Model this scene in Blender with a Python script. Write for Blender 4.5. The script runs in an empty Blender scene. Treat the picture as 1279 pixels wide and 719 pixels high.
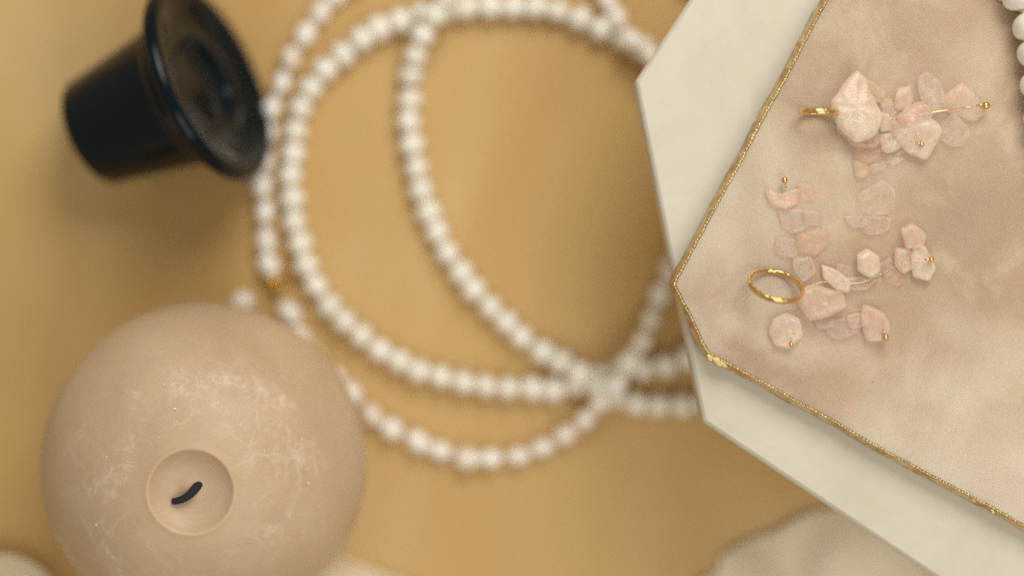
import bpy, bmesh, math, random
from mathutils import Vector, Matrix, noise as mn
random.seed(4)
S = bpy.context.scene
COL = S.collection
R = math.radians

# ------------------------------------------------------------------ camera
D = 0.505                       # camera height above the tabletop (m)
LENS = 65.0
F = LENS / 36.0 * 1279.0        # focal length in photo pixels
cd = bpy.data.cameras.new('camera'); cam = bpy.data.objects.new('camera', cd); COL.objects.link(cam)
cam.location = (0, 0, D); cam.rotation_euler = (0, 0, 0)
cd.lens = LENS; cd.sensor_width = 36.0; cd.clip_start = 0.02; cd.clip_end = 20
cd.dof.use_dof = True; cd.dof.focus_distance = D - 0.0785; cd.dof.aperture_fstop = 2.6
S.camera = cam
# ------------------------------------------------------------------ world, lamps, exposure
w = bpy.data.worlds.new('World'); S.world = w; w.use_nodes = True
bg = w.node_tree.nodes['Background']; bg.inputs[0].default_value = (1.0, 0.91, 0.76, 1); bg.inputs[1].default_value = 0.34
def area(name, loc, target, sx, sy, power, color):
    l = bpy.data.lights.new(name, 'AREA'); l.shape = 'RECTANGLE'; l.size = sx; l.size_y = sy; l.energy = power; l.color = color
    o = bpy.data.objects.new(name, l); COL.objects.link(o); o.location = loc
    o.rotation_euler = (Vector(target) - Vector(loc)).to_track_quat('-Z', 'Y').to_euler(); return o
area('window_light', (0.14, 0.40, 0.51), (0.03, 0.03, 0), 0.30, 0.32, 2.45, (1.0, 0.965, 0.90))
area('front_fill_light', (0.20, -0.30, 0.55), (0.04, -0.03, 0.01), 0.42, 0.34, 1.3, (1.0, 0.94, 0.84))  # added fill without a real source, brightens tabletop and cloth below the block
area('side_window_light', (-1.0, 0.55, 1.0), (0, 0, 0), 0.25, 0.7, 0.35, (1.0, 0.97, 0.92))
S.view_settings.view_transform = 'Standard'; S.view_settings.look = 'None'
S.view_settings.exposure = 0.05; S.view_settings.gamma = 1.0
S.cycles.use_denoising = False   # the sampler's own fine noise stands in for the film grain
S.cycles.max_bounces = 10; S.cycles.transmission_bounces = 10; S.cycles.caustics_reflective = False

# ------------------------------------------------------------------ helpers
def W(px, py, z):
    """point at height z above the table, measured off the photograph"""
    k = (D - z) / F
    return Vector(((px - 639.5) * k, (359.5 - py) * k, z))
def srgb(r, g, b):
    f = lambda c: c / 12.92 if c <= 0.04045 else ((c + 0.055) / 1.055) ** 2.4
    return (f(r / 255), f(g / 255), f(b / 255), 1)
def link(name, me, mat=None, parent=None, loc=None):
    o = bpy.data.objects.new(name, me); COL.objects.link(o)
    if mat is not None and me is not None and not me.materials: me.materials.append(mat)
    if parent is not None: o.parent = parent
    if loc is not None: o.location = loc
    return o
def mesh(name, V, Fc, smooth=True):
    me = bpy.data.meshes.new(name); me.from_pydata([tuple(v) for v in V], [], Fc); me.validate()
    b = bmesh.new(); b.from_mesh(me); bmesh.ops.recalc_face_normals(b, faces=b.faces); b.to_mesh(me); b.free()
    me.polygons.foreach_set('use_smooth', [smooth] * len(me.polygons)); me.update(); return me
def thing(name, label, cat, loc=(0, 0, 0), group=None, rot=None):
    o = bpy.data.objects.new(name, None); COL.objects.link(o); o.location = loc; o.empty_display_size = 0.01
    if rot is not None: o.rotation_euler = rot
    tag(o, label, cat, group); return o
def tag(o, label=None, cat=None, group=None, kind=None):
    if label: o['label'] = label
    if cat: o['category'] = cat
    if group: o['group'] = group
    if kind: o['kind'] = kind
    return o
def lathe(prof, n=96, cap0=True, cap1=True, wob=None):
    V = []; Fc = []
    for i, (r, z) in enumerate(prof):
        for k in range(n):
            a = 2 * math.pi * k / n; rr = r
            if wob: rr = r * (1 + wob(a, i, z))
            V.append((rr * math.cos(a), rr * math.sin(a), z))
    for i in range(len(prof) - 1):
        for k in range(n):
            k2 = (k + 1) % n
            Fc.append((i * n + k, i * n + k2, (i + 1) * n + k2, (i + 1) * n + k))
    if cap0: Fc.append(tuple(range(n))[::-1])
    if cap1: Fc.append(tuple(range((len(prof) - 1) * n, len(prof) * n)))
    return V, Fc
def arc(cx, cz, r, a0, a1, n):
    return [(cx + r * math.cos(R(a0 + (a1 - a0) * i / n)), cz + r * math.sin(R(a0 + (a1 - a0) * i / n))) for i in range(n + 1)]
def catmull(P, closed, sub=14):
    n = len(P); out = []
    rng = range(n) if closed else range(n - 1)
    for i in rng:
        g = (lambda j: P[j % n]) if closed else (lambda j: P[max(0, min(n - 1, j))])
        p0, p1, p2, p3 = g(i - 1), g(i), g(i + 1), g(i + 2)
        for s in range(sub):
            t = s / sub
            out.append(0.5 * ((2 * p1) + (p2 - p0) * t + (2 * p0 - 5 * p1 + 4 * p2 - p3) * t * t + (3 * p1 - p0 - 3 * p2 + p3) * t ** 3))
    if not closed: out.append(P[-1].copy())
    return out
def tube(path, rad, closed=False, n=8, up=Vector((0, 0, 1))):
    """rad: float or function(index) -> (radius, radius2)"""
    V = []; Fc = []; m = len(path)
    for i, p in enumerate(path):
        a = path[(i - 1) % m] if (closed or i > 0) else p
        b = path[(i + 1) % m] if (closed or i < m - 1) else p
        t = (b - a).normalized()
        u = up if abs(t.dot(up)) < 0.95 else Vector((1, 0, 0))
        s = t.cross(u).normalized(); q = s.cross(t).normalized()
        for k in range(n):
            an = 2 * math.pi * k / n
            r = rad(i, an) if callable(rad) else rad
            V.append(p + (s * math.cos(an) + q * math.sin(an)) * r)
    for i in range(m if closed else m - 1):
        j = (i + 1) % m
        for k in range(n):
            k2 = (k + 1) % n
            Fc.append((i * n + k, i * n + k2, j * n + k2, j * n + k))
    if not closed:
        Fc.append(tuple(range(n))[::-1]); Fc.append(tuple(range((m - 1) * n, m * n)))
    return V, Fc

# ------------------------------------------------------------------ materials
class M:
    def __init__(s, name, **kw):
        s.m = bpy.data.materials.new(name); s.m.use_nodes = True; s.nt = s.m.node_tree; s.N = s.nt.nodes; s.L = s.nt.links
        s.b = s.N['Principled BSDF']
        for k, v in kw.items(): s.b.inputs[k.replace('_', ' ')].default_value = v
        s.tc = s.N.new('ShaderNodeTexCoord')
    def noise(s, scale, detail=3, rough=0.5, dist=0.0, stretch=None, off=(0, 0, 0), coord='Object'):
        mp = s.N.new('ShaderNodeMapping'); s.L.new(s.tc.outputs[coord], mp.inputs[0])
        if stretch: mp.inputs['Scale'].default_value = stretch
        mp.inputs['Location'].default_value = off
        t = s.N.new('ShaderNodeTexNoise'); t.inputs['Scale'].default_value = scale; t.inputs['Detail'].default_value = detail
        t.inputs['Roughness'].default_value = rough; t.inputs['Distortion'].default_value = dist
        s.L.new(mp.outputs[0], t.inputs[0]); return t.outputs[0]
    def ramp(s, fac, stops, interp='LINEAR'):
        r = s.N.new('ShaderNodeValToRGB'); r.color_ramp.interpolation = interp
        e = r.color_ramp.elements
        while len(e) < len(stops): e.new(0.5)
        for k, (p, c) in enumerate(stops):
            e[k].position = p; e[k].color = c if len(c) == 4 else (*c, 1)
        s.L.new(fac, r.inputs[0]); return r.outputs[0]
    def mix(s, fac, a, b, mode='MIX'):
        x = s.N.new('ShaderNodeMix'); x.data_type = 'RGBA'; x.blend_type = mode
        for sock, v in ((x.inputs[0], fac), (x.inputs[6], a), (x.inputs[7], b)):
            if isinstance(v, (int, float)): sock.default_value = v
            elif isinstance(v, tuple): sock.default_value = v
            else: s.L.new(v, sock)
        return x.outputs[2]
    def math(s, op, a, b=0.0):
        x = s.N.new('ShaderNodeMath'); x.operation = op
        for sock, v in ((x.inputs[0], a), (x.inputs[1], b)):
            if isinstance(v, (int, float)): sock.default_value = v
            else: s.L.new(v, sock)
        return x.outputs[0]
    def set(s, inp, out):
        s.L.new(out, s.b.inputs[inp]); return s
    def bump(s, h, strength=0.3, dist=0.0005):
        x = s.N.new('ShaderNodeBump'); x.inputs['Strength'].default_value = strength; x.inputs['Distance'].default_value = dist
        s.L.new(h, x.inputs['Height']); s.L.new(x.outputs[0], s.b.inputs['Normal']); return s

g = lambda v: (v, v, v, 1)
# golden satin-smooth tabletop
mt = M('golden_tabletop', Roughness=0.42, Specular_IOR_Level=0.35)
c = mt.ramp(mt.noise(11, 3, 0.5, 0.5, (1, 0.5, 1), (0.35, 0.1, 0)), [(0.3, srgb(188, 151, 91)), (0.52, srgb(202, 168, 110)), (0.72, srgb(213, 186, 136))])
c = mt.mix(mt.math('MULTIPLY', mt.noise(60, 4, 0.6, 0, (1, 0.06, 1)), 0.30), c, srgb(190, 150, 90))
mt.set('Base Color', c); mt.bump(mt.noise(12, 2, 0.5, 0.3), 0.25, 0.004)
# candle wax with chalky scuffs
mw = M('dusty_pink_wax', Roughness=0.48, Subsurface_Weight=0.35, Subsurface_Scale=0.004, Specular_IOR_Level=0.4)
mw.b.inputs['Subsurface Radius'].default_value = (1.0, 0.6, 0.4)
base = mw.ramp(mw.noise(45, 4, 0.6, 0.3), [(0.3, srgb(193, 166, 136)), (0.7, srgb(206, 181, 151))])
# distance from the candle's crown, to keep the scuffs where the wax was handled
sep = mw.N.new('ShaderNodeSeparateXYZ'); mw.L.new(mw.tc.outputs['Object'], sep.inputs[0])
rad = mw.math('SQRT', mw.math('ADD', mw.math('MULTIPLY', sep.outputs[0], sep.outputs[0]), mw.math('MULTIPLY', sep.outputs[1], sep.outputs[1])))
radn = mw.math('ADD', rad, mw.math('MULTIPLY', mw.math('SUBTRACT', mw.noise(60, 3), 0.5), 0.014))
ring = mw.ramp(mw.math('MULTIPLY', radn, 25.0), [(0.30, g(0)), (0.42, g(0.75)), (0.62, g(1)), (0.72, g(0.55)), (0.85, g(0))])
band = mw.ramp(mw.noise(95, 7, 0.70, 1.6), [(0.465, g(0)), (0.490, g(1)), (0.505, g(1)), (0.535, g(0))])
patch = mw.ramp(mw.noise(55, 4, 0.65, 1.0, None, (3.1, 1.7, 0)), [(0.50, g(0)), (0.66, g(1))])
fleck = mw.ramp(mw.noise(420, 4, 0.7, 0.8), [(0.60, g(0)), (0.68, g(1))])
sc = mw.math('MULTIPLY', mw.math('MULTIPLY', band, ring), mw.math('ADD', mw.math('MULTIPLY', patch, 0.9), 0.12))
sc2 = mw.math('MULTIPLY', mw.math('MULTIPLY', fleck, ring), mw.math('MULTIPLY', patch, 0.8))
vo = mw.N.new('ShaderNodeTexVoronoi'); vo.feature = 'DISTANCE_TO_EDGE'; vo.inputs['Scale'].default_value = 120
nz = mw.N.new('ShaderNodeTexNoise'); nz.inputs['Scale'].default_value = 110; nz.inputs['Detail'].default_value = 4; mw.L.new(mw.tc.outputs['Object'], nz.inputs[0])
vm = mw.N.new('ShaderNodeVectorMath'); vm.operation = 'MULTIPLY_ADD'; vm.inputs[1].default_value = (0.012, 0.012, 0.012)
mw.L.new(nz.outputs['Color'], vm.inputs[0]); mw.L.new(mw.tc.outputs['Object'], vm.inputs[2]); mw.L.new(vm.outputs[0], vo.inputs['Vector'])
web = mw.ramp(vo.outputs['Distance'], [(0.0, g(1)), (0.035, g(0.7)), (0.075, g(0))])
webm = mw.ramp(mw.noise(70, 3, 0.6, 0.5, None, (7, 3, 2)), [(0.42, g(0)), (0.60, g(0.7))])
web = mw.math('MULTIPLY', mw.math('MULTIPLY', web, webm), mw.math('MULTIPLY', ring, 0.65))
scuff = mw.math('MINIMUM', mw.math('ADD', mw.math('ADD', sc, sc2), web), 1.0)
haze = mw.math('MULTIPLY', mw.math('MULTIPLY', patch, ring), 0.25)
col = mw.mix(haze, base, srgb(228, 208, 186)); col = mw.mix(mw.math('MULTIPLY', scuff, 0.55), col, srgb(240, 226, 208))
mw.set('Base Color', col); mw.set('Roughness', mw.math('ADD', mw.math('MULTIPLY', scuff, 0.25), 0.45))
mw.bump(mw.math('ADD', mw.math('MULTIPLY', scuff, 0.6), mw.math('MULTIPLY', mw.noise(700, 3, 0.6), 0.25)), 0.35, 0.0003)
# wick
mk = M('charred_wick', Roughness=0.75, Base_Color=srgb(14, 26, 34)); mk.bump(mk.noise(2500, 3), 0.6, 0.0002)
# white stone / plaster block
mb = M('white_plaster', Roughness=0.7, Specular_IOR_Level=0.3)
mb.set('Base Color', mb.ramp(mb.noise(36, 6, 0.7, 0.6), [(0.3, srgb(202, 195, 177)), (0.7, srgb(214, 208, 192))]))
mb.bump(mb.noise(900, 3, 0.6), 0.12, 0.0003)
# rose quartz
mq = M('rose_quartz', Roughness=0.26, Subsurface_Weight=0.45, Subsurface_Scale=0.006, Coat_Weight=0.25, Coat_Roughness=0.12)
mq.b.inputs['Subsurface Radius'].default_value = (1, 0.7, 0.5)
c1 = mq.ramp(mq.noise(22, 5, 0.6, 0.5, (1, 1.2, 1)), [(0.30, srgb(178, 153, 132)), (0.46, srgb(184, 158, 135)), (0.58, srgb(192, 167, 142)), (0.72, srgb(208, 187, 163))])
c2 = mq.mix(mq.ramp(mq.noise(48, 5, 0.62, 0.4, None, (5.05, 2.03, 1)), [(0.50, g(0)), (0.68, g(0.75))]), c1, srgb(212, 194, 170))
c3 = mq.mix(mq.ramp(mq.noise(30, 4, 0.6, 0.4, None, (1, 8, 3)), [(0.50, g(0)), (0.72, g(0.22))]), c2, srgb(194, 158, 136))
c4 = mq.mix(mq.ramp(mq.noise(260, 3, 0.6, 0, None, (2, 2, 9)), [(0.74, g(0)), (0.78, g(0.7))]), c3, srgb(140, 96, 62))
c4 = mq.mix(mq.ramp(mq.noise(13, 3, 0.55, 0.5, None, (4, 1, 6)), [(0.42, g(0)), (0.62, g(0.85))]), c4, srgb(214, 201, 180))
mq.set('Base Color', c4); mq.bump(mq.noise(120, 4, 0.6, 0.5), 0.15, 0.0006)
# gold leaf
def gold(name, c, rough, sc=900, st=0.5):
    m = M(name, Metallic=1.0, Roughness=rough)
    m.set('Base Color', m.ramp(m.noise(sc * 0.6, 3), [(0.35, tuple(x * 0.75 for x in c[:3])), (0.65, c)]))
    m.bump(m.noise(sc, 4, 0.7), st, 0.0004); return m.m
g_leaf = gold('gold_leaf', srgb(236, 210, 150), 0.30, 1600, 0.7)
g_paint = M('gold_edge_paint', Metallic=0.35, Roughness=0.42)
g_paint.set('Base Color', g_paint.ramp(g_paint.noise(240, 4, 0.6, 0.8), [(0.35, srgb(176, 134, 84)), (0.5, srgb(206, 176, 124)), (0.7, srgb(220, 200, 154))]))
g_paint.bump(g_paint.noise(800, 4), 0.4, 0.0005)
g_clasp = gold('satin_gold', srgb(240, 190, 100), 0.4, 300, 0.1)
g_jewel = gold('polished_gold', srgb(252, 212, 138), 0.14, 300, 0.08)
# beads
def bead_mat(name, a, b, rough=0.3, ss=0.6):
    m = M(name, Roughness=rough, Subsurface_Weight=ss, Subsurface_Scale=0.0030, Coat_Weight=0.35, Coat_Roughness=0.28)
    m.b.inputs['Subsurface Radius'].default_value = (1.0, 0.95, 0.85)
    oi = m.N.new('ShaderNodeObjectInfo')
    m.set('Base Color', m.mix(oi.outputs['Random'], a, b)); m.bump(m.noise(600, 3), 0.08, 0.0003); return m.m
m_round = bead_mat('cream_bead', srgb(236, 232, 218), srgb(247, 244, 233), 0.34)
m_pearl = bead_mat('blush_pearl', srgb(236, 224, 208), srgb(252, 247, 238), 0.24, 0.5)
m_white = bead_mat('white_shell_bead', srgb(230, 226, 212), srgb(238, 234, 222), 0.25, 0.5)
m_cord = M('pale_cord', Roughness=0.8, Base_Color=srgb(206, 190, 160)).m
# navy glass
mg = M('dark_navy_glass', Roughness=0.07, IOR=1.42, Base_Color=(0.0015, 0.0058, 0.0090, 1), Specular_IOR_Level=0.30, Coat_Weight=0.0).m
# cloth and ceramic
mc = M('pink_beige_silk', Roughness=0.55, Sheen_Weight=0.2)
mc.set('Base Color', mc.ramp(mc.noise(25, 3), [(0.3, srgb(244, 232, 206)), (0.7, srgb(249, 238, 216))])); mc.bump(mc.noise(900, 2), 0.15, 0.0003)
ml = M('cream_linen', Roughness=0.8)
ml.set('Base Color', ml.ramp(ml.noise(40, 3), [(0.3, srgb(222, 204, 170)), (0.7, srgb(234, 220, 192))])); ml.bump(ml.noise(1200, 2), 0.2, 0.0003)
me_ = M('cream_ceramic', Roughness=0.25, Base_Color=srgb(224, 212, 184), Coat_Weight=0.4)

# ------------------------------------------------------------------ the setting
Vt = []; Ft = []; n = 60; sz = 1.2
for j in range(n + 1):
    for i in range(n + 1):
        Vt.append(((i / n - 0.5) * sz * 1.4, (j / n - 0.5) * sz, 0))
for j in range(n):
    for i in range(n):
        a = j * (n + 1) + i; Ft.append((a, a + 1, a + n + 2, a + n + 1))
tag(link('tabletop', mesh('tabletop', Vt, Ft), mt.m), 'smooth golden ochre tabletop under everything', kind='structure')

# ------------------------------------------------------------------ octagonal white block
ZB = 0.0734; ZT = 0.0785
a0 = W(793, 102, ZB); a1 = W(878, 527, ZB)
e = (a1 - a0); side = e.length; mid = (a0 + a1) / 2
nrm = Vector((-e.y, e.x, 0)).normalized()
apo = side / 2 / math.tan(R(22.5)); cb = mid + nrm * apo
base_ang = math.atan2((a0 - cb).y, (a0 - cb).x)
block = thing('white_block', 'large octagonal matte white block carrying the pink stone slab', 'block', (cb.x, cb.y, 0))
Rb = (a0 - cb).length
def octo(rscale, z):
    return [((Rb + rscale) * math.cos(base_ang + R(45) * k), (Rb + rscale) * math.sin(base_ang + R(45) * k), z) for k in range(8)]
rings = [octo(-0.070, 0.0), octo(-0.071, 0.004), octo(-0.078, 0.030), octo(-0.060, 0.050), octo(-0.024, 0.0565), octo(-0.0035, 0.0605), octo(-0.0006, 0.0640), octo(0.0, 0.0660), octo(0.0, 0.0722), octo(-0.0003, 0.0730), octo(-0.0011, ZB)]
V = [v for r_ in rings for v in r_]; Fc = [tuple(range(8))[::-1], tuple(range(80, 88))]
for i in range(10):
    for k in range(8):
        k2 = (k + 1) % 8; Fc.append((i * 8 + k, i * 8 + k2, i * 8 + 8 + k2, i * 8 + 8 + k))
bb = link('block_body', mesh('block_body', V, Fc, False), mb.m, block); bv = bb.modifiers.new('worn_edge', 'BEVEL'); bv.width = 0.0006; bv.segments = 2; bv.limit_method = 'ANGLE'

# ------------------------------------------------------------------ rose quartz slab
slab_px = [(840, 355), (882, 440), (1338, 690), (1417, 655), (1600, 290), (1546, 163), (1097, -83), (1034, -4)]
corner = [W(x, y, ZT) for x, y in slab_px]
cs = sum(corner, Vector()) / 8
slab = thing('quartz_slab', 'pale pink rose quartz slab with gilded edges lying on the white block', 'stone slab', (cs.x, cs.y, ZB))
per = []
for k in range(8):
    a, b = corner[k], corner[(k + 1) % 8]; m_ = max(4, int((b - a).length / 0.00045))
    for i in range(m_):
        t = i / m_; per.append(a.lerp(b, t))
# soften the corners, then roughen the outline
for _ in range(5):
    per = [(per[i - 1] + per[i] * 2 + per[(i + 1) % len(per)]) / 4 for i in range(len(per))]
def outn(P, i):
    t = P[(i + 1) % len(P)] - P[i - 1]; return Vector((t.y, -t.x, 0)).normalized()
sgn = 1.0 if outn(per, 10).dot(per[10] - cs) > 0 else -1.0
nr = [outn(per, i) * sgn for i in range(len(per))]
per = [per[i] + nr[i] * (0.00035 * mn.noise(per[i] * 90) + 0.00016 * mn.noise(per[i] * 700)) for i in range(len(per))]
lev = [(-0.0002, 0.0002), (0.0005, 0.0006), (0.0009, 0.0014), (0.0008, 0.0026), (0.0005, 0.0038), (0.0001, 0.0046), (-0.0002, 0.0050)]
np_ = len(per)
def slabin(off, z):
    f_ = 1 + off / 0.05
    return [((p.x - cs.x) * f_, (p.y - cs.y) * f_, z) for p in per]
def slabring(off, z, seed):
    out = []
    for i in range(np_):
        q = per[i] + nr[i] * (off + (0.0003 * mn.noise(per[i] * 300 + Vector((0, 0, seed))) if 0.001 < z < 0.0046 else 0))
        out.append((q.x - cs.x, q.y - cs.y, z))
    return out
# stone: top face and the core
V = []; V += slabin(-0.0014, 0.0006); V += slabin(-0.0002, 0.0046); V += slabin(-0.0005, 0.0051)
NR = 26
for q in range(1, NR):
    f_ = 1 - q / NR
    for (x_, y_, z_) in V[2 * np_:3 * np_]: V.append((x_ * f_, y_ * f_, z_))
V.append((0, 0, 0.0051))
Fc = [tuple(range(np_))[::-1]]
last = (NR + 1) * np_
for i in range(np_): Fc.append((last + i, last + (i + 1) % np_, len(V) - 1))
for r_ in range(NR + 1):
    for i in range(np_):
        j = (i + 1) % np_; Fc.append((r_ * np_ + i, r_ * np_ + j, (r_ + 1) * np_ + j, (r_ + 1) * np_ + i))
link('stone', mesh('stone', V, Fc, False), mq.m, slab)
V = []; Fc = []
for q, (o_, z_) in enumerate(lev): V += slabring(o_, z_, q * 3.0)
for r_ in range(len(lev) - 1):
    for i in range(np_):
        j = (i + 1) % np_; Fc.append((r_ * np_ + i, r_ * np_ + j, (r_ + 1) * np_ + j, (r_ + 1) * np_ + i))
link('gilded_side', mesh('gilded_side', V, Fc), g_paint.m, slab)
path = [Vector((per[i].x - cs.x, per[i].y - cs.y, 0.0050)) - nr[i] * 0.0002 for i in range(np_)]
dense = []
for i in range(np_):
    a, b = path[i], path[(i + 1) % np_]; dense += [a.lerp(b, t / 4) for t in range(4)]
def rr(i, an):
    p = dense[i]
    blob = 0.5 + 0.5 * math.sin(i * 0.85 + 3 * mn.noise(p * 500))
    return max(0.00006, 0.00019 + 0.00020 * blob + 0.00013 * mn.noise(p * 500) + 0.00012 * mn.noise(p * 90 + Vector((3, an, 0))) + 0.00010 * mn.noise(p * 1800 + Vector((0, 0, an * 2))))
V, Fc = tube(dense, rr, True, 8)
link('gold_rim', mesh('gold_rim', V, Fc, True), g_leaf, slab)
# globs of leaf that ran over the lower left edge
for (x, y, s_) in ((888, 446, 1.5), (896, 451, 1.8), (904, 455, 1.3), (1216, 624, 0.9), (1240, 638, 1.1), (1106, 563, 0.8)):
    p = W(x, y, ZB + 0.0046)
    b = bmesh.new(); bmesh.ops.create_icosphere(b, subdivisions=3, radius=0.0006 * s_)
    for v in b.verts:
        v.co.z *= 0.6; v.co.x *= 1.5; v.co += v.co.normalized() * 0.00035 * mn.noise(v.co * 900 + p * 999)
    m_ = bpy.data.meshes.new('gold_glob'); b.to_mesh(m_); b.free(); m_.polygons.foreach_set('use_smooth', [True] * len(m_.polygons))
    o = link('gold_glob', m_, g_leaf, slab, (p.x - cs.x, p.y - cs.y, 0.0046)); o.rotation_euler = (0, 0, R(-29))

# ------------------------------------------------------------------ spherical candle
RC = 0.0405; tilt = Vector((-0.003, -0.006, 0))
ZC = 0.0385
cc = W(257, 579, ZC); 
candle = thing('sphere_candle', 'dusty pink ball-shaped candle with a shallow round well and short black wick', 'candle', (cc.x, cc.y, 0))
# well direction: the crown leans a little
crown = W(238, 614, ZC + RC * 0.98)
axis = (crown - cc).normalized()
rot = axis.to_track_quat('Z', 'Y')
rw = 0.0100
zr = math.sqrt(RC * RC - rw * rw)
prof = []
th_end = math.degrees(math.asin(rw / RC))
for i in range(0, 90):
    th = 180 - (180 - th_end - 0.8) * i / 89
    prof.append((max(0.00005, RC * math.sin(R(th))), RC * math.cos(R(th))))
prof += [(rw + 0.0001, zr + 0.00012), (rw - 0.0002, zr + 0.00005), (rw - 0.0006, zr - 0.0004), (rw - 0.0014, zr - 0.0011), (rw - 0.0026, zr - 0.0019), (rw - 0.0043, zr - 0.0026), (rw - 0.0062, zr - 0.0030), (0.0026, zr - 0.0031), (0.0014, zr - 0.0027), (0.0001, zr - 0.0025)]
V, Fc = lathe(prof, 160)
V2 = []
for v in V:
    p = Vector(v); q = p + p.normalized() * (0.0007 * mn.noise(p * 28) + 0.00010 * mn.noise(p * 110)); V2.append(q)
wax = link('wax_ball', mesh('wax_ball', V2, Fc), mw.m, candle, (0, 0, ZC)); wax.rotation_mode = 'QUATERNION'; wax.rotation_quaternion = rot
# wick: rises from the middle of the well and bends to the lower left
wp = [W(249, 603, 0.0728), W(247, 606, 0.0742), W(241, 613, 0.0755), W(234, 619, 0.0760), W(225, 624, 0.0760), W(216, 626, 0.0756)]
wp = catmull([p - Vector((cc.x, cc.y, 0)) for p in wp], False, 8)
nw = len(wp)
V, Fc = tube(wp, lambda i, an: 0.00106 * (1.12 - 0.42 * (i / nw)) * (1 + 0.05 * math.sin(3 * an + i * 0.2)) + 0.00008 * mn.noise(Vector((i * .5, an, 0))), False, 12)
link('wick', mesh('wick', V, Fc), mk.m, candle)
# small wax crumbs stuck to the crown
crumbs_bm = bmesh.new()
rc_ = random.Random(12)
for (x, y, s_) in [(218, 510, 1.0), (120, 655, 1.0), (226, 462, .7), (158, 596, .6), (352, 470, .8), (385, 603, 1.1), (398, 632, .9), (412, 648, .8), (133, 570, .7), (300, 530, .5), (190, 668, .6), (434, 592, .7), (377, 548, .9), (204, 480, .8), (262, 442, .6)] + [(rc_.gauss(255, 95), rc_.gauss(560, 75), rc_.uniform(.25, .5)) for _ in range(70)]:
    # find the point on the ball under that spot
    o_ = Vector((0, 0, D)); d_ = (W(x, y, 0.05) - o_).normalized(); c_ = Vector((cc.x, cc.y, ZC))
    bq = (o_ - c_).dot(d_); cq = (o_ - c_).length_squared - (RC + 0.00005) ** 2; dq = bq * bq - cq
    if dq < 0: continue
    p = o_ + d_ * (-bq - math.sqrt(dq)) - Vector((cc.x, cc.y, 0))
    if (p + Vector((cc.x, cc.y, 0)) - crown).length < 0.0118: continue
    nn = (p - Vector((0, 0, ZC))).normalized()
    mat = Matrix.Translation(p) @ nn.to_track_quat('Z', 'Y').to_matrix().to_4x4() @ Matrix.Rotation(rc_.uniform(0, 6.28), 4, 'Z') @ Matrix.Diagonal((rc_.uniform(.8, 2.2), 1, 0.35, 1))
    bmesh.ops.create_icosphere(crumbs_bm, subdivisions=1, radius=0.00032 * s_, matrix=mat)
m_ = bpy.data.meshes.new('wax_crumbs'); crumbs_bm.to_mesh(m_); crumbs_bm.free()
m_cr = M('pale_wax_crumb', Roughness=0.6, Base_Color=srgb(238, 224, 206), Subsurface_Weight=0.3, Subsurface_Scale=0.001).m
tag(link('wax_crumbs', m_, m_cr, candle), kind='stuff')

# ------------------------------------------------------------------ dark glass holder lying on its side
t_ = R(18.5); az = R(20.5)
ax = Vector((math.cos(t_) * math.cos(az), math.cos(t_) * math.sin(az), math.sin(t_)))
gp = W(117, 166, 0.0141)
holder = thing('glass_candle_holder', 'dark navy glass taper candle holder lying on its side, wide flange to the right', 'candle holder', (gp.x, gp.y, 0.0))
outer = [(0.0002, 0.0)] + [(0.011, 0.0)] + arc(0.0130, 0.0020, 0.0020, -90, -12, 6)
outer += [(0.0160, 0.0090), (0.0173, 0.0170), (0.0186, 0.0245), (0.0194, 0.0284), (0.0198, 0.0298)]
outer += arc(0.0204, 0.0316, 0.0016, -70, 75, 7)
outer += [(0.0212, 0.0336), (0.0224, 0.0342), (0.0236, 0.0346)]
outer += arc(0.0250, 0.0366, 0.0023, -80, 80, 12)
outer += [(0.0232, 0.0385), (0.0210, 0.0374), (0.0180, 0.0362), (0.0158, 0.0358), (0.0146, 0.0361), (0.0134, 0.0360), (0.0124, 0.0350), (0.0112, 0.0336), (0.0090, 0.0328), (0.0050, 0.0326), (0.0002, 0.0326)]
V, Fc = lathe(outer, 128, False, False)
# close the poles
body = link('holder_body', mesh('holder_body', V, Fc), mg, holder, (0, 0, 0.0142))
body.rotation_mode = 'QUATERNION'; body.rotation_quaternion = ax.to_track_quat('Z', 'Y')

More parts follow.
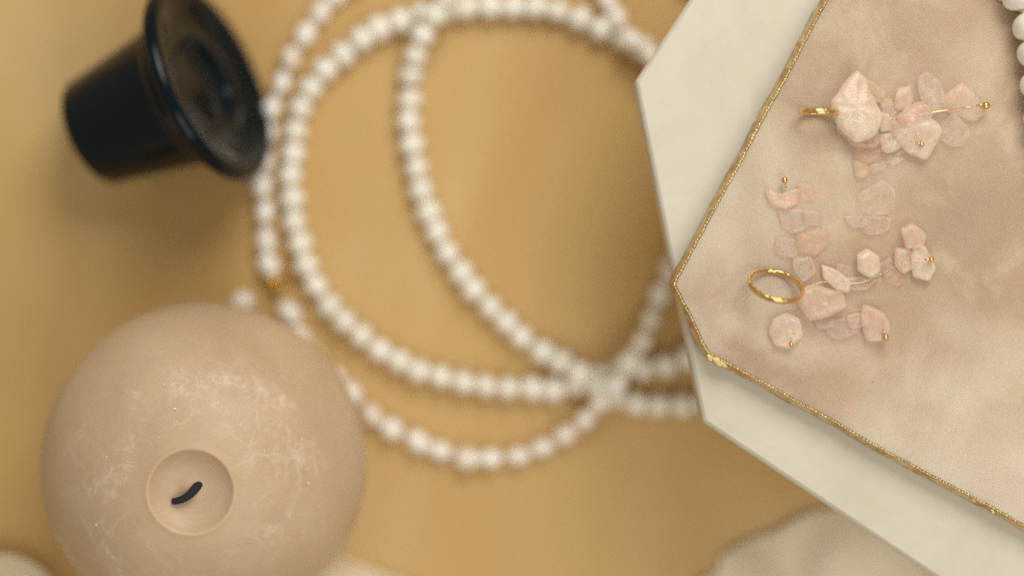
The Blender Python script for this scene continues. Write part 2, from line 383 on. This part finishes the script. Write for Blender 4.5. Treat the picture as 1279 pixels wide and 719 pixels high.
# ------------------------------------------------------------------ strands
def oblate(ra, rl, seed=0, irr=0.0, hole=0.0, nu=20, nv=14, pw=2.0):
    V = []; Fc = []
    for j in range(nv + 1):
        ph = math.pi * j / nv
        for i in range(nu):
            a = 2 * math.pi * i / nu
            cx = abs(math.sin(ph)) ** (2 / pw) * ra; zz = math.copysign(abs(math.cos(ph)) ** (2 / pw), math.cos(ph)) * rl
            cx = max(cx, 0.0004)
            p = Vector((cx * math.cos(a), cx * math.sin(a), zz))
            if irr: p *= 1 + irr * mn.noise(p * 180 + Vector((seed * 7.3, 0, 0))) * 1.6
            V.append(p)
    for j in range(nv):
        for i in range(nu):
            k = (i + 1) % nu; Fc.append((j * nu + i, j * nu + k, (j + 1) * nu + k, (j + 1) * nu + i))
    return mesh('bead_mesh', V, Fc)
def strand(root, pts, closed, meshes, mat, pitch, name, jitter=0.0, skip=None, cordr=0.00035, rnd=None, zoff=0.0):
    rnd = rnd or random.Random(5)
    P = catmull([W(x, y, z) for x, y, z in pts], closed, 16)
    rl = root.location
    L = [0.0]; n_ = len(P)
    for i in range(n_ if closed else n_ - 1): L.append(L[-1] + (P[(i + 1) % n_] - P[i]).length)
    tot = L[-1]; cnt = max(2, round(tot / pitch)); st = tot / cnt
    if mat: 
        for m_ in meshes:
            if not m_.materials: m_.materials.append(mat)
    j = 0; out = []
    for k in range(cnt if closed else cnt + 1):
        s = min(k * st, tot - 1e-9)
        while L[j + 1] < s: j += 1
        t = (s - L[j]) / (L[j + 1] - L[j]); a = P[j]; b = P[(j + 1) % n_]; p = a.lerp(b, t)
        d = (b - a).normalized()
        if skip and skip(p): continue
        o = link(name, meshes[rnd.randrange(len(meshes))], None, root)
        q = d.to_track_quat('Z', 'Y') 
        q = q @ Matrix.Rotation(rnd.uniform(0, 6.28), 3, 'Z').to_quaternion()
        if jitter: q = Matrix.Rotation(rnd.uniform(-jitter, jitter), 3, 'Z').to_quaternion() @ q
        o.rotation_mode = 'QUATERNION'; o.rotation_quaternion = q
        o.location = p - rl + Vector((rnd.gauss(0, .00018), rnd.gauss(0, .00018), 0))
        sc_ = rnd.uniform(0.93, 1.05); o.scale = (sc_, sc_, rnd.uniform(0.97, 1.02)); out.append(o)
    V, Fc = tube([p - rl for p in P], cordr, closed, 6)
    link('cord', mesh('cord', V, Fc), m_cord, root)
    return out
z0 = 0.0037; zh = 0.0104
pts = [(562, -30, z0 + .005), (556, -4, zh), (540, 22, zh), (521, 58, zh - .003), (513, 95, z0), (511, 150, z0), (517, 200, z0), (533, 258, z0), (556, 310, z0), (588, 358, z0), (625, 398, z0), (662, 427, z0), (700, 450, z0 + .001),
       (726, 468, z0 + .004), (752, 486, z0 + .0035), (785, 500, z0), (830, 505, z0), (875, 503, z0), (918, 485, z0), (948, 430, z0), (955, 340, z0), (945, 240, z0), (905, 130, z0), (850, 85, z0), (795, 58, z0), (750, 35, z0),
       (700, 17, z0), (650, 9, z0), (600, 9, z0), (560, 12, z0), (520, 20, z0), (480, 33, z0), (440, 58, z0), (405, 88, z0), (380, 128, z0), (366, 175, z0), (363, 225, z0), (367, 275, z0), (380, 325, z0), (402, 370, z0), (432, 405, z0),
       (468, 433, z0), (510, 457, z0), (560, 474, z0), (610, 483, z0), (660, 485, z0), (700, 483, z0), (740, 472, z0), (785, 462, z0), (830, 455, z0), (870, 440, z0), (905, 405, z0), (922, 330, z0), (915, 240, z0 ), (900, 190, z0), (910, 100, z0 + .001), (890, 10, z0), (840, -50, z0), (740, -80, z0), (640, -75, z0), (590, -60, z0)]
neck = thing('bead_necklace', 'long necklace of round cream beads coiled twice on the golden tabletop', 'necklace', (W(650, 250, 0).x, W(650, 250, 0).y, 0))
rmesh = [oblate(0.00335, 0.0032, s_, 0.10) for s_ in range(4)]
strand(neck, pts, True, rmesh, m_round, 0.0062, 'bead', 0.05)

z1 = 0.0028
pts3 = [(748, -32, z1 + .001), (760, 2, z1 + .001), (776, 34, z1 + .0045), (800, 62, z1 + .0062), (838, 95, z1 + .0062), (862, 150, z1), (872, 220, z1), (860, 280, z1), (840, 325, z1), (822, 372, z1), (803, 420, z1 + .0035), (783, 458, z1 + .0075), (760, 490, z1 + .0085), (733, 522, z1 + .003),
        (690, 553, z1), (640, 569, z1), (585, 571, z1), (530, 556, z1), (484, 532, z1), (446, 500, z1), (405, 460, z1), (375, 420, z1), (362, 393, z1), (351, 372, z1), (342, 352, z1), (333, 310, z1), (329, 265, z1), (329, 220, z1), (334, 165, z1), (346, 118, z1),
        (360, 80, z1), (385, 38, z1), (415, 2, z1), (470, -40, z1), (560, -95, z1), (660, -110, z1), (720, -80, z1)]
pear = thing('pearl_necklace', 'thinner necklace of uneven blush pearls looped round the outside of the bead coils', 'necklace', (W(560, 300, 0).x, W(560, 300, 0).y, 0))
pmesh = [oblate(0.00255 + 0.00020 * (s_ % 3), 0.0034 + 0.0004 * (s_ % 2), s_, 0.2) for s_ in range(7)]
clasp_p = W(342, 352, z1)
strand(pear, pts3, True, pmesh, m_pearl, 0.0071, 'pearl', 0.15, skip=lambda p: (p - clasp_p).length < 0.0034)
# gold clasp: a short barrel with a ring
cl_dir = (W(350, 372, z1) - W(336, 335, z1)).normalized()
V, Fc = lathe([(0.0004, -0.0030), (0.0011, -0.0028), (0.0013, -0.0020), (0.0016, -0.0016), (0.0016, 0.0016), (0.0013, 0.0020), (0.0011, 0.0028), (0.0004, 0.0030)], 20)
o = link('clasp', mesh('clasp', V, Fc), g_clasp, pear, clasp_p - pear.location); o.rotation_mode = 'QUATERNION'; o.rotation_quaternion = cl_dir.to_track_quat('Z', 'Y')
rp = [Vector((0.0026 * math.cos(a / 24 * 6.283), 0.0026 * math.sin(a / 24 * 6.283), 0)) for a in range(24)]
V, Fc = tube(rp, 0.0004, True, 8)
o = link('clasp_ring', mesh('clasp_ring', V, Fc), g_clasp, pear, W(350, 345, 0.003) - pear.location); o.rotation_euler = (R(20), R(15), 0)
# loose pearl behind the candle
p = W(304, 377, 0.0030)
lp = link('loose_pearl', oblate(0.0030, 0.0030, 3, 0.12), m_pearl, None, (p.x, p.y, 0.0030)); tag(lp, 'single loose pearl peeking out from behind the top of the candle', 'pearl')

# white rondelle strand hanging over the slab at the right edge
m_w = [oblate(0.0051, 0.0034, s_, 0.06, nu=28, nv=20, pw=2.3) for s_ in range(3)]
zs = ZT + 0.0051
ptw = [(1235, -110, zs), (1252, -72, zs), (1266, -40, zs), (1277, -8, zs), (1287, 22, zs), (1294, 52, zs), (1298, 84, zs), (1301, 116, zs), (1306, 147, zs), (1320, 180, zs), (1342, 210, zs)]
ws = thing('white_bead_strand', 'strand of flattened glossy white beads crossing the right edge of the pink slab', 'bead strand', (W(1290, 60, 0).x, W(1290, 60, 0).y, ZT))
strand(ws, ptw, False, m_w, m_white, 0.0066, 'bead', 0.04, cordr=0.0004)

# ------------------------------------------------------------------ earrings
def chip_mat(name, c, a0, a1, rough):
    """translucent stone: light passes through the face, the rounded edges read milkier"""
    m = M(name, Roughness=rough, IOR=1.45, Subsurface_Weight=0.4, Subsurface_Scale=0.0015)
    m.set('Base Color', m.ramp(m.noise(260, 4, 0.6, 0.8), [(0.3, tuple(x * 0.92 for x in c[:3])), (0.7, c)]))
    lw = m.N.new('ShaderNodeLayerWeight'); lw.inputs[0].default_value = 0.45
    veil = m.math('MULTIPLY', m.math('SUBTRACT', m.noise(330, 4, 0.6, 0.5), 0.5), 0.5)
    m.b.inputs['Coat Weight'].default_value = 0.5; m.b.inputs['Coat Roughness'].default_value = 0.12
    m.set('Alpha', m.math('MINIMUM', m.math('MAXIMUM', m.math('ADD', m.ramp(lw.outputs['Facing'], [(0.1, g(a0)), (0.8, g(a1))]), veil), 0.05), 1.0))
    m.bump(m.noise(420, 3, 0.6), 0.25, 0.0004); return m.m
CM = {'w': chip_mat('milky_quartz', srgb(252, 230, 208), 0.44, 0.58, 0.3), 'p': chip_mat('pink_quartz', srgb(250, 222, 200), 0.30, 0.46, 0.3),
      'o': chip_mat('peach_quartz', srgb(240, 200, 172), 0.18, 0.25, 0.35), 'l': chip_mat('lilac_quartz', srgb(232, 208, 196), 0.18, 0.30, 0.35),
      'c': chip_mat('clear_quartz', srgb(255, 238, 220), 0.10, 0.40, 0.14), 'y': chip_mat('honey_quartz', srgb(240, 214, 176), 0.24, 0.40, 0.3)}
def chip(root, poly, kind, z, th, label=None, seed=0):
    """a tumbled chip: its outline at mid-height, closing to smaller worn faces above and below"""
    rn = random.Random(seed * 13 + 5)
    Q = []
    for k in range(len(poly)):                      # extra points keep the flats and corners of the outline
        (ax_, ay_), (bx_, by_) = poly[k], poly[(k + 1) % len(poly)]
        for t in (0.12, 0.5, 0.88): Q.append((ax_ + (bx_ - ax_) * t + rn.uniform(-.8, .8), ay_ + (by_ - ay_) * t + rn.uniform(-.8, .8)))
    P = [W(x, y, z) for x, y in Q]; c_ = sum(P, Vector()) / len(P); P = [c_ + (p - c_) * 1.20 for p in P]; n_ = len(P)
    tx, ty = rn.uniform(-.3, .3), rn.uniform(-.3, .3)
    V = []
    for (s_, dz) in ((0.66, -1.0), (0.93, -0.6), (1.02, 0.0), (0.93, 0.5), (0.70, 0.95), (0.30, 1.0)):
        off = Vector((rn.uniform(-1, 1), rn.uniform(-1, 1), 0)) * 0.0004 * abs(dz)
        for p in P:
            q = (p - c_) * s_ * rn.uniform(0.97, 1.03); h = dz * th / 2
            if dz > 0.4: h += 0.00028 * mn.noise(Vector((q.x * 500, q.y * 500, seed))) * 1.6
            V.append(Vector((q.x, q.y, h + (q.x * tx + q.y * ty) * (0.6 if abs(dz) > .5 else 0.3))) + off)
    Fc = [tuple(range(n_))[::-1], tuple(range(5 * n_, 6 * n_))]
    for r_ in range(5):
        for i in range(n_):
            j = (i + 1) % n_; Fc.append((r_ * n_ + i, r_ * n_ + j, (r_ + 1) * n_ + j, (r_ + 1) * n_ + i))
    m_ = mesh('quartz_chip', V, Fc); m_.materials.append(CM[kind])
    o = link('quartz_chip', m_, None, root, c_ - root.location)
    md = o.modifiers.new('worn', 'SUBSURF'); md.levels = 2; md.render_levels = 2
    if label: o['label'] = label
    return o
def ball_pin(root, x, y, z, d=(1, 0), L_=0.004, r=0.00085):
    p = W(x, y, z) - root.location
    b = bmesh.new(); bmesh.ops.create_uvsphere(b, u_segments=20, v_segments=12, radius=r)
    m_ = bpy.data.meshes.new('pin_ball'); b.to_mesh(m_); b.free(); m_.polygons.foreach_set('use_smooth', [True] * len(m_.polygons))
    dv = Vector((d[0], -d[1], 0)).normalized()
    V, Fc = tube([p, p - dv * L_ * 0.5 + Vector((0, 0, 0.0002)), p - dv * L_], 0.0002, False, 8)
    w_ = link('head_pin', mesh('head_pin', V, Fc), g_jewel, root)
    link('pin_ball', m_, g_jewel, w_, p)
def wire(root, a, b, r=0.00025):
    a = W(*a) - root.location; b = W(*b) - root.location; m_ = (a + b) / 2 + Vector((0, 0, 0.0003))
    V, Fc = tube(catmull([a, m_, b], False, 6), r, False, 8); link('gold_wire', mesh('gold_wire', V, Fc), g_jewel, root)
def hoop(root, c, rad_, euler, tr=0.00055, facets=22):
    P = [Vector((rad_ * math.cos(2 * math.pi * i / 96), rad_ * math.sin(2 * math.pi * i / 96), 0)) for i in range(96)]
    V, Fc = tube(P, lambda i, an: tr * (1.25 if math.cos(an) ** 2 < 0.3 else 0.85) * (1 + 0.09 * math.sin(i / 96 * 2 * math.pi * facets + 2 * math.sin(an))), True, 12)
    o = link('hoop', mesh('hoop', V, Fc), g_jewel, root, c - root.location); o.rotation_euler = euler
    return o
ZJ = ZT + 0.0003
GRP = 'pair of rose quartz chip earrings lying on the slab'
e1 = thing('quartz_earring', 'upper earring, an upright gold hoop with a long bunch of milky pink quartz chips', 'earring', (W(1110, 150, ZT).x, W(1110, 150, ZT).y, ZT), GRP)
e2 = thing('quartz_earring', 'lower earring, an open flat-lying gold hoop with scattered pale quartz chips', 'earring', (W(1040, 350, ZT).x, W(1040, 350, ZT).y, ZT), GRP)
hoop(e1, W(1022, 140, ZT + 0.0049), 0.0042, (R(93.5), 0, R(-2)), 0.00052)
hoop(e2, W(969, 357, ZT + 0.0058), 0.0062, (R(-58), 0, R(-11)), 0.00050)
C1 = [([(1100, 124), (1116, 126), (1118, 155), (1105, 159)], 'y', .0018, .0026),
      ([(1074, 95), (1091, 103), (1104, 113), (1100, 128), (1086, 123)], 'y', .0028, .003),
      ([(1100, 128), (1122, 132), (1128, 160), (1112, 168), (1098, 150)], 'p', .0022, .003),
      ([(1122, 112), (1138, 110), (1139, 126), (1133, 138), (1118, 135)], 'p', .0030, .0028),
      ([(1133, 137), (1149, 128), (1160, 137), (1161, 148), (1149, 155), (1131, 159), (1122, 146)], 'p', .0038, .0036),
      ([(1125, 163), (1162, 152), (1174, 166), (1165, 183), (1156, 197), (1136, 188), (1122, 175)], 'w', .0034, .0036),
      ([(1100, 168), (1120, 166), (1125, 183), (1111, 190), (1102, 186)], 'w', .0022, .003),
      ([(1149, 99), (1158, 93), (1171, 101), (1177, 115), (1174, 137), (1158, 135), (1150, 119)], 'c', .0024, .0024),
      ([(1200, 107), (1211, 115), (1224, 130), (1227, 141), (1214, 148), (1194, 141), (1180, 135), (1180, 123), (1189, 115)], 'p', .0026, .0036),
      ([(1191, 143), (1209, 163), (1203, 179), (1189, 181), (1177, 172), (1178, 157)], 'c', .0020, .0026),
      ([(1069, 181), (1100, 179), (1098, 195), (1085, 204), (1069, 195)], 'o', .0014, .0022),
      ([(1067, 201), (1078, 204), (1087, 212), (1078, 222), (1069, 219)], 'y', .0013, .0022),
      ([(1087, 206), (1111, 201), (1105, 212), (1089, 215)], 'l', .0012, .0018),
      ([(1058, 160), (1090, 156), (1098, 173), (1092, 184), (1078, 184), (1064, 180)], 'p', .0024, .0034),
      ([(1070, 95), (1053, 114), (1043, 128), (1044, 145), (1055, 163), (1068, 172), (1084, 170), (1094, 158), (1096, 143), (1087, 121), (1079, 102)], 'w', .0050, .0050),
      ([(1077, 243), (1103, 227), (1115, 240), (1113, 263), (1093, 267), (1073, 260)], 'c', .0014, .0022),
      ([(1055, 270), (1077, 270), (1080, 283), (1063, 283)], 'l', .0011, .0018),
      ([(1083, 270), (1110, 272), (1107, 288), (1087, 292), (1077, 283)], 'c', .0012, .0020)]
C1 += [([(1048, 150), (1064, 158), (1070, 172), (1058, 174), (1046, 162)], 'p', .0014, .0022), ([(1094, 140), (1110, 144), (1114, 160), (1100, 164)], 'w', .0030, .0024), ([(1112, 150), (1128, 152), (1130, 168), (1116, 172)], 'p', .0028, .0024),
      ([(1086, 112), (1100, 120), (1104, 136), (1090, 132)], 'l', .0016, .002), ([(1108, 176), (1122, 172), (1134, 186), (1120, 194)], 'c', .0014, .002), ([(1146, 146), (1166, 150), (1164, 164), (1148, 162)], 'y', .0014, .002)]
C1 += [([(1084, 170), (1102, 160), (1112, 178), (1100, 190), (1086, 186)], 'l', .0016, .002), ([(1158, 140), (1176, 136), (1186, 150), (1176, 160), (1160, 156)], 'l', .0016, .002), ([(1108, 196), (1122, 190), (1128, 200), (1114, 206)], 'c', .0012, .0016)]
C2 = [([(1096, 330), (1112, 322), (1120, 336), (1108, 346)], 'l', .0010, .0016), ([(1014, 388), (1034, 392), (1040, 406), (1022, 410)], 'l', .0010, .0016), ([(1058, 394), (1080, 390), (1084, 404), (1064, 410)], 'p', .0010, .0018), ([(1046, 330), (1062, 334), (1066, 348), (1050, 346)], 'c', .0012, .0018),
      ([(957, 237), (973, 243), (997, 237), (993, 253), (980, 260), (963, 253)], 'p', .0015, .0026),
      ([(997, 230), (1017, 233), (1018, 250), (1000, 250)], 'o', .0012, .002),
      ([(973, 263), (1003, 263), (1007, 283), (990, 290), (977, 280)], 'l', .0011, .0018),
      ([(1003, 263), (1028, 267), (1023, 280), (1007, 280)], 'l', .0010, .0016),
      ([(997, 293), (1030, 287), (1037, 300), (1020, 317), (1000, 313)], 'o', .0014, .0024),
      ([(970, 297), (995, 300), (993, 321), (970, 317)], 'l', .0011, .0018),
      ([(993, 323), (1013, 322), (1017, 340), (1003, 350), (993, 337)], 'c', .0020, .0026),
      ([(1072, 320), (1083, 312), (1097, 322), (1098, 337), (1087, 345), (1073, 337)], 'w', .0028, .0036),
      ([(1028, 333), (1043, 337), (1060, 350), (1057, 363), (1043, 360), (1030, 347)], 'w', .0022, .0028),
      ([(1060, 347), (1077, 347), (1093, 349), (1083, 360), (1063, 360)], 'c', .0018, .0024),
      ([(1002, 363), (1020, 358), (1050, 367), (1053, 383), (1033, 393), (1013, 397), (1000, 380)], 'p', .0030, .0042),
      ([(982, 393), (997, 400), (1000, 417), (987, 432), (970, 430), (963, 413), (968, 400)], 'w', .0024, .0036),
      ([(1037, 400), (1073, 397), (1070, 413), (1047, 423), (1033, 413)], 'l', .0014, .0022),
      ([(1080, 383), (1100, 390), (1110, 407), (1103, 423), (1083, 423), (1077, 400)], 'p', .0022, .0032),
      ([(1127, 287), (1140, 280), (1157, 293), (1150, 307), (1133, 310)], 'p', .0028, .003),
      ([(1120, 310), (1137, 313), (1140, 333), (1127, 340), (1118, 330)], 'p', .0020, .0028),
      ([(1140, 313), (1153, 307), (1167, 333), (1160, 348), (1140, 343)], 'w', .0020, .0028),
      ([(1105, 327), (1130, 345), (1123, 357), (1105, 350)], 'o', .0012, .0020)]
for q, (poly, k_, z_, th) in enumerate(C1): chip(e1, poly, k_, ZT + z_ * .7, th * .62, None, q)
for q, (poly, k_, z_, th) in enumerate(C2): chip(e2, poly, k_, ZT + z_ * .7, th * .62, None, q + 40)
ball_pin(e1, 1231, 132, ZT + .0030, (1, 0.1), .002, .0010); ball_pin(e1, 1151, 180, ZT + .0036, (1, .2), .0012, .0006)
def strand_wire(root, pts, r=0.00013):
    V, Fc = tube(catmull([W(x, y, ZT + z) - root.location for x, y, z in pts], False, 8), r, False, 8); link('gold_wire', mesh('gold_wire', V, Fc), g_jewel, root)
strand_wire(e1, [(1040, 143, .0012), (1060, 150, .0016), (1085, 152, .0014), (1112, 148, .0012), (1140, 148, .0010), (1163, 141, .0024), (1187, 137, .0024), (1208, 134, .0010), (1231, 132, .0024)], 0.00014)
strand_wire(e1, [(1140, 150, .0012), (1146, 166, .0020), (1151, 180, .0034)])
ball_pin(e2, 980, 225, ZT + .0022, (-.2, -1), .0018, .0008); ball_pin(e2, 1163, 324, ZT + .0036, (1, 0), .0016, .0007)
ball_pin(e2, 1106, 421, ZT + .0030, (.3, 1), .0018, .0008); ball_pin(e2, 988, 430, ZT + .0024, (0, 1), .0014, .0005)
strand_wire(e2, [(1000, 362, .0020), (1028, 352, .0016), (1052, 354, .0010), (1078, 352, .0008), (1100, 342, .0006), (1122, 332, .0008), (1143, 326, .0012), (1163, 324, .0012)], 0.00006)

# ------------------------------------------------------------------ cloths and dish at the lower edge
def sheet(name, mat, fn, nu, nv, th, parent=None):
    V = [fn(i / nu, j / nv) for j in range(nv + 1) for i in range(nu + 1)]
    Fc = [(j * (nu + 1) + i, j * (nu + 1) + i + 1, (j + 1) * (nu + 1) + i + 1, (j + 1) * (nu + 1) + i) for j in range(nv) for i in range(nu)]
    c_ = sum((Vector(v) for v in V), Vector()) / len(V); c_.z = 0
    m_ = mesh(name, [Vector(v) - c_ for v in V], Fc)
    if m_.polygons[0].normal.z < 0: m_.flip_normals()
    o = link(name, m_, mat, parent, c_); md = o.modifiers.new('thickness', 'SOLIDIFY'); md.thickness = th; md.offset = -1
    return o
edge = catmull([Vector(p) for p in [(846, 780, 0), (862, 738, 0), (876, 722, 0), (896, 711, 0), (901, 694, 0), (920, 680, 0), (945, 668, 0), (970, 661, 0), (1000, 643, 0), (1030, 634, 0), (1065, 634, 0), (1110, 662, 0), (1150, 700, 0), (1190, 750, 0)]], False, 8)
def silk(u, v):
    k = u * (len(edge) - 1); i = min(int(k), len(edge) - 2); p = edge[i].lerp(edge[i + 1], k - i)
    c_ = Vector((1030, 860, 0)); q = p.lerp(c_, v)
    h = 0.0012 + 0.0075 * (1 - (1 - min(1, v * 2.2)) ** 1.7) + 0.0016 * math.sin(u * 19 + v * 2) * min(1, v * 4) + 0.001 * mn.noise(Vector((u * 6, v * 3, 0)))
    return W(q.x, q.y, max(0.0012, h))
tag(sheet('draped_cloth', mc.m, silk, 110, 40, 0.0008), 'smooth pale pinkish beige cloth spread out from under the white block', 'cloth')
A_ = Vector((425, 690, 0)); dl = Vector((0.93, 0.37, 0)); dc = Vector((-0.37, 0.93, 0))
def linen(u, v):
    s_ = v * 150
    wob = 6 * math.sin(u * 5 + 1) * (0.3 + u)
    q = A_ + dl * (-30 + u * 330) + dc * (s_ + wob - (1 - u) * 0)
    fold = abs(math.sin(s_ / 15.0 * (0.8 + 0.2 * u)))
    return W(q.x, q.y, 0.0012 + 0.0055 * fold * min(1, v * 14) + 0.0008 * mn.noise(Vector((u * 5, v * 8, 4))))
tag(sheet('pleated_cloth', ml.m, linen, 60, 130, 0.0007), 'cream pleated cloth edge poking out beside the bottom of the candle', 'cloth')
dp = W(2, 772, 0.008)
dish = thing('cream_dish', 'cream glazed dish with a ringed rim, just showing in the bottom left corner', 'dish', (dp.x, dp.y, 0))
prof = [(0.0001, 0.0), (0.010, 0.0), (0.0150, 0.003), (0.0170, 0.0068), (0.0174, 0.0082)] + arc(0.0166, 0.0084, 0.0007, 10, 170, 6) + [(0.0156, 0.0074), (0.0146, 0.0070), (0.0140, 0.0072)] + arc(0.0128, 0.0082, 0.0009, 0, 180, 8) + [(0.0116, 0.0060), (0.0100, 0.0030), (0.0070, 0.0020), (0.0001, 0.0018)]
V, Fc = lathe(prof, 96, False, False); link('dish_body', mesh('dish_body', V, Fc), me_.m, dish)
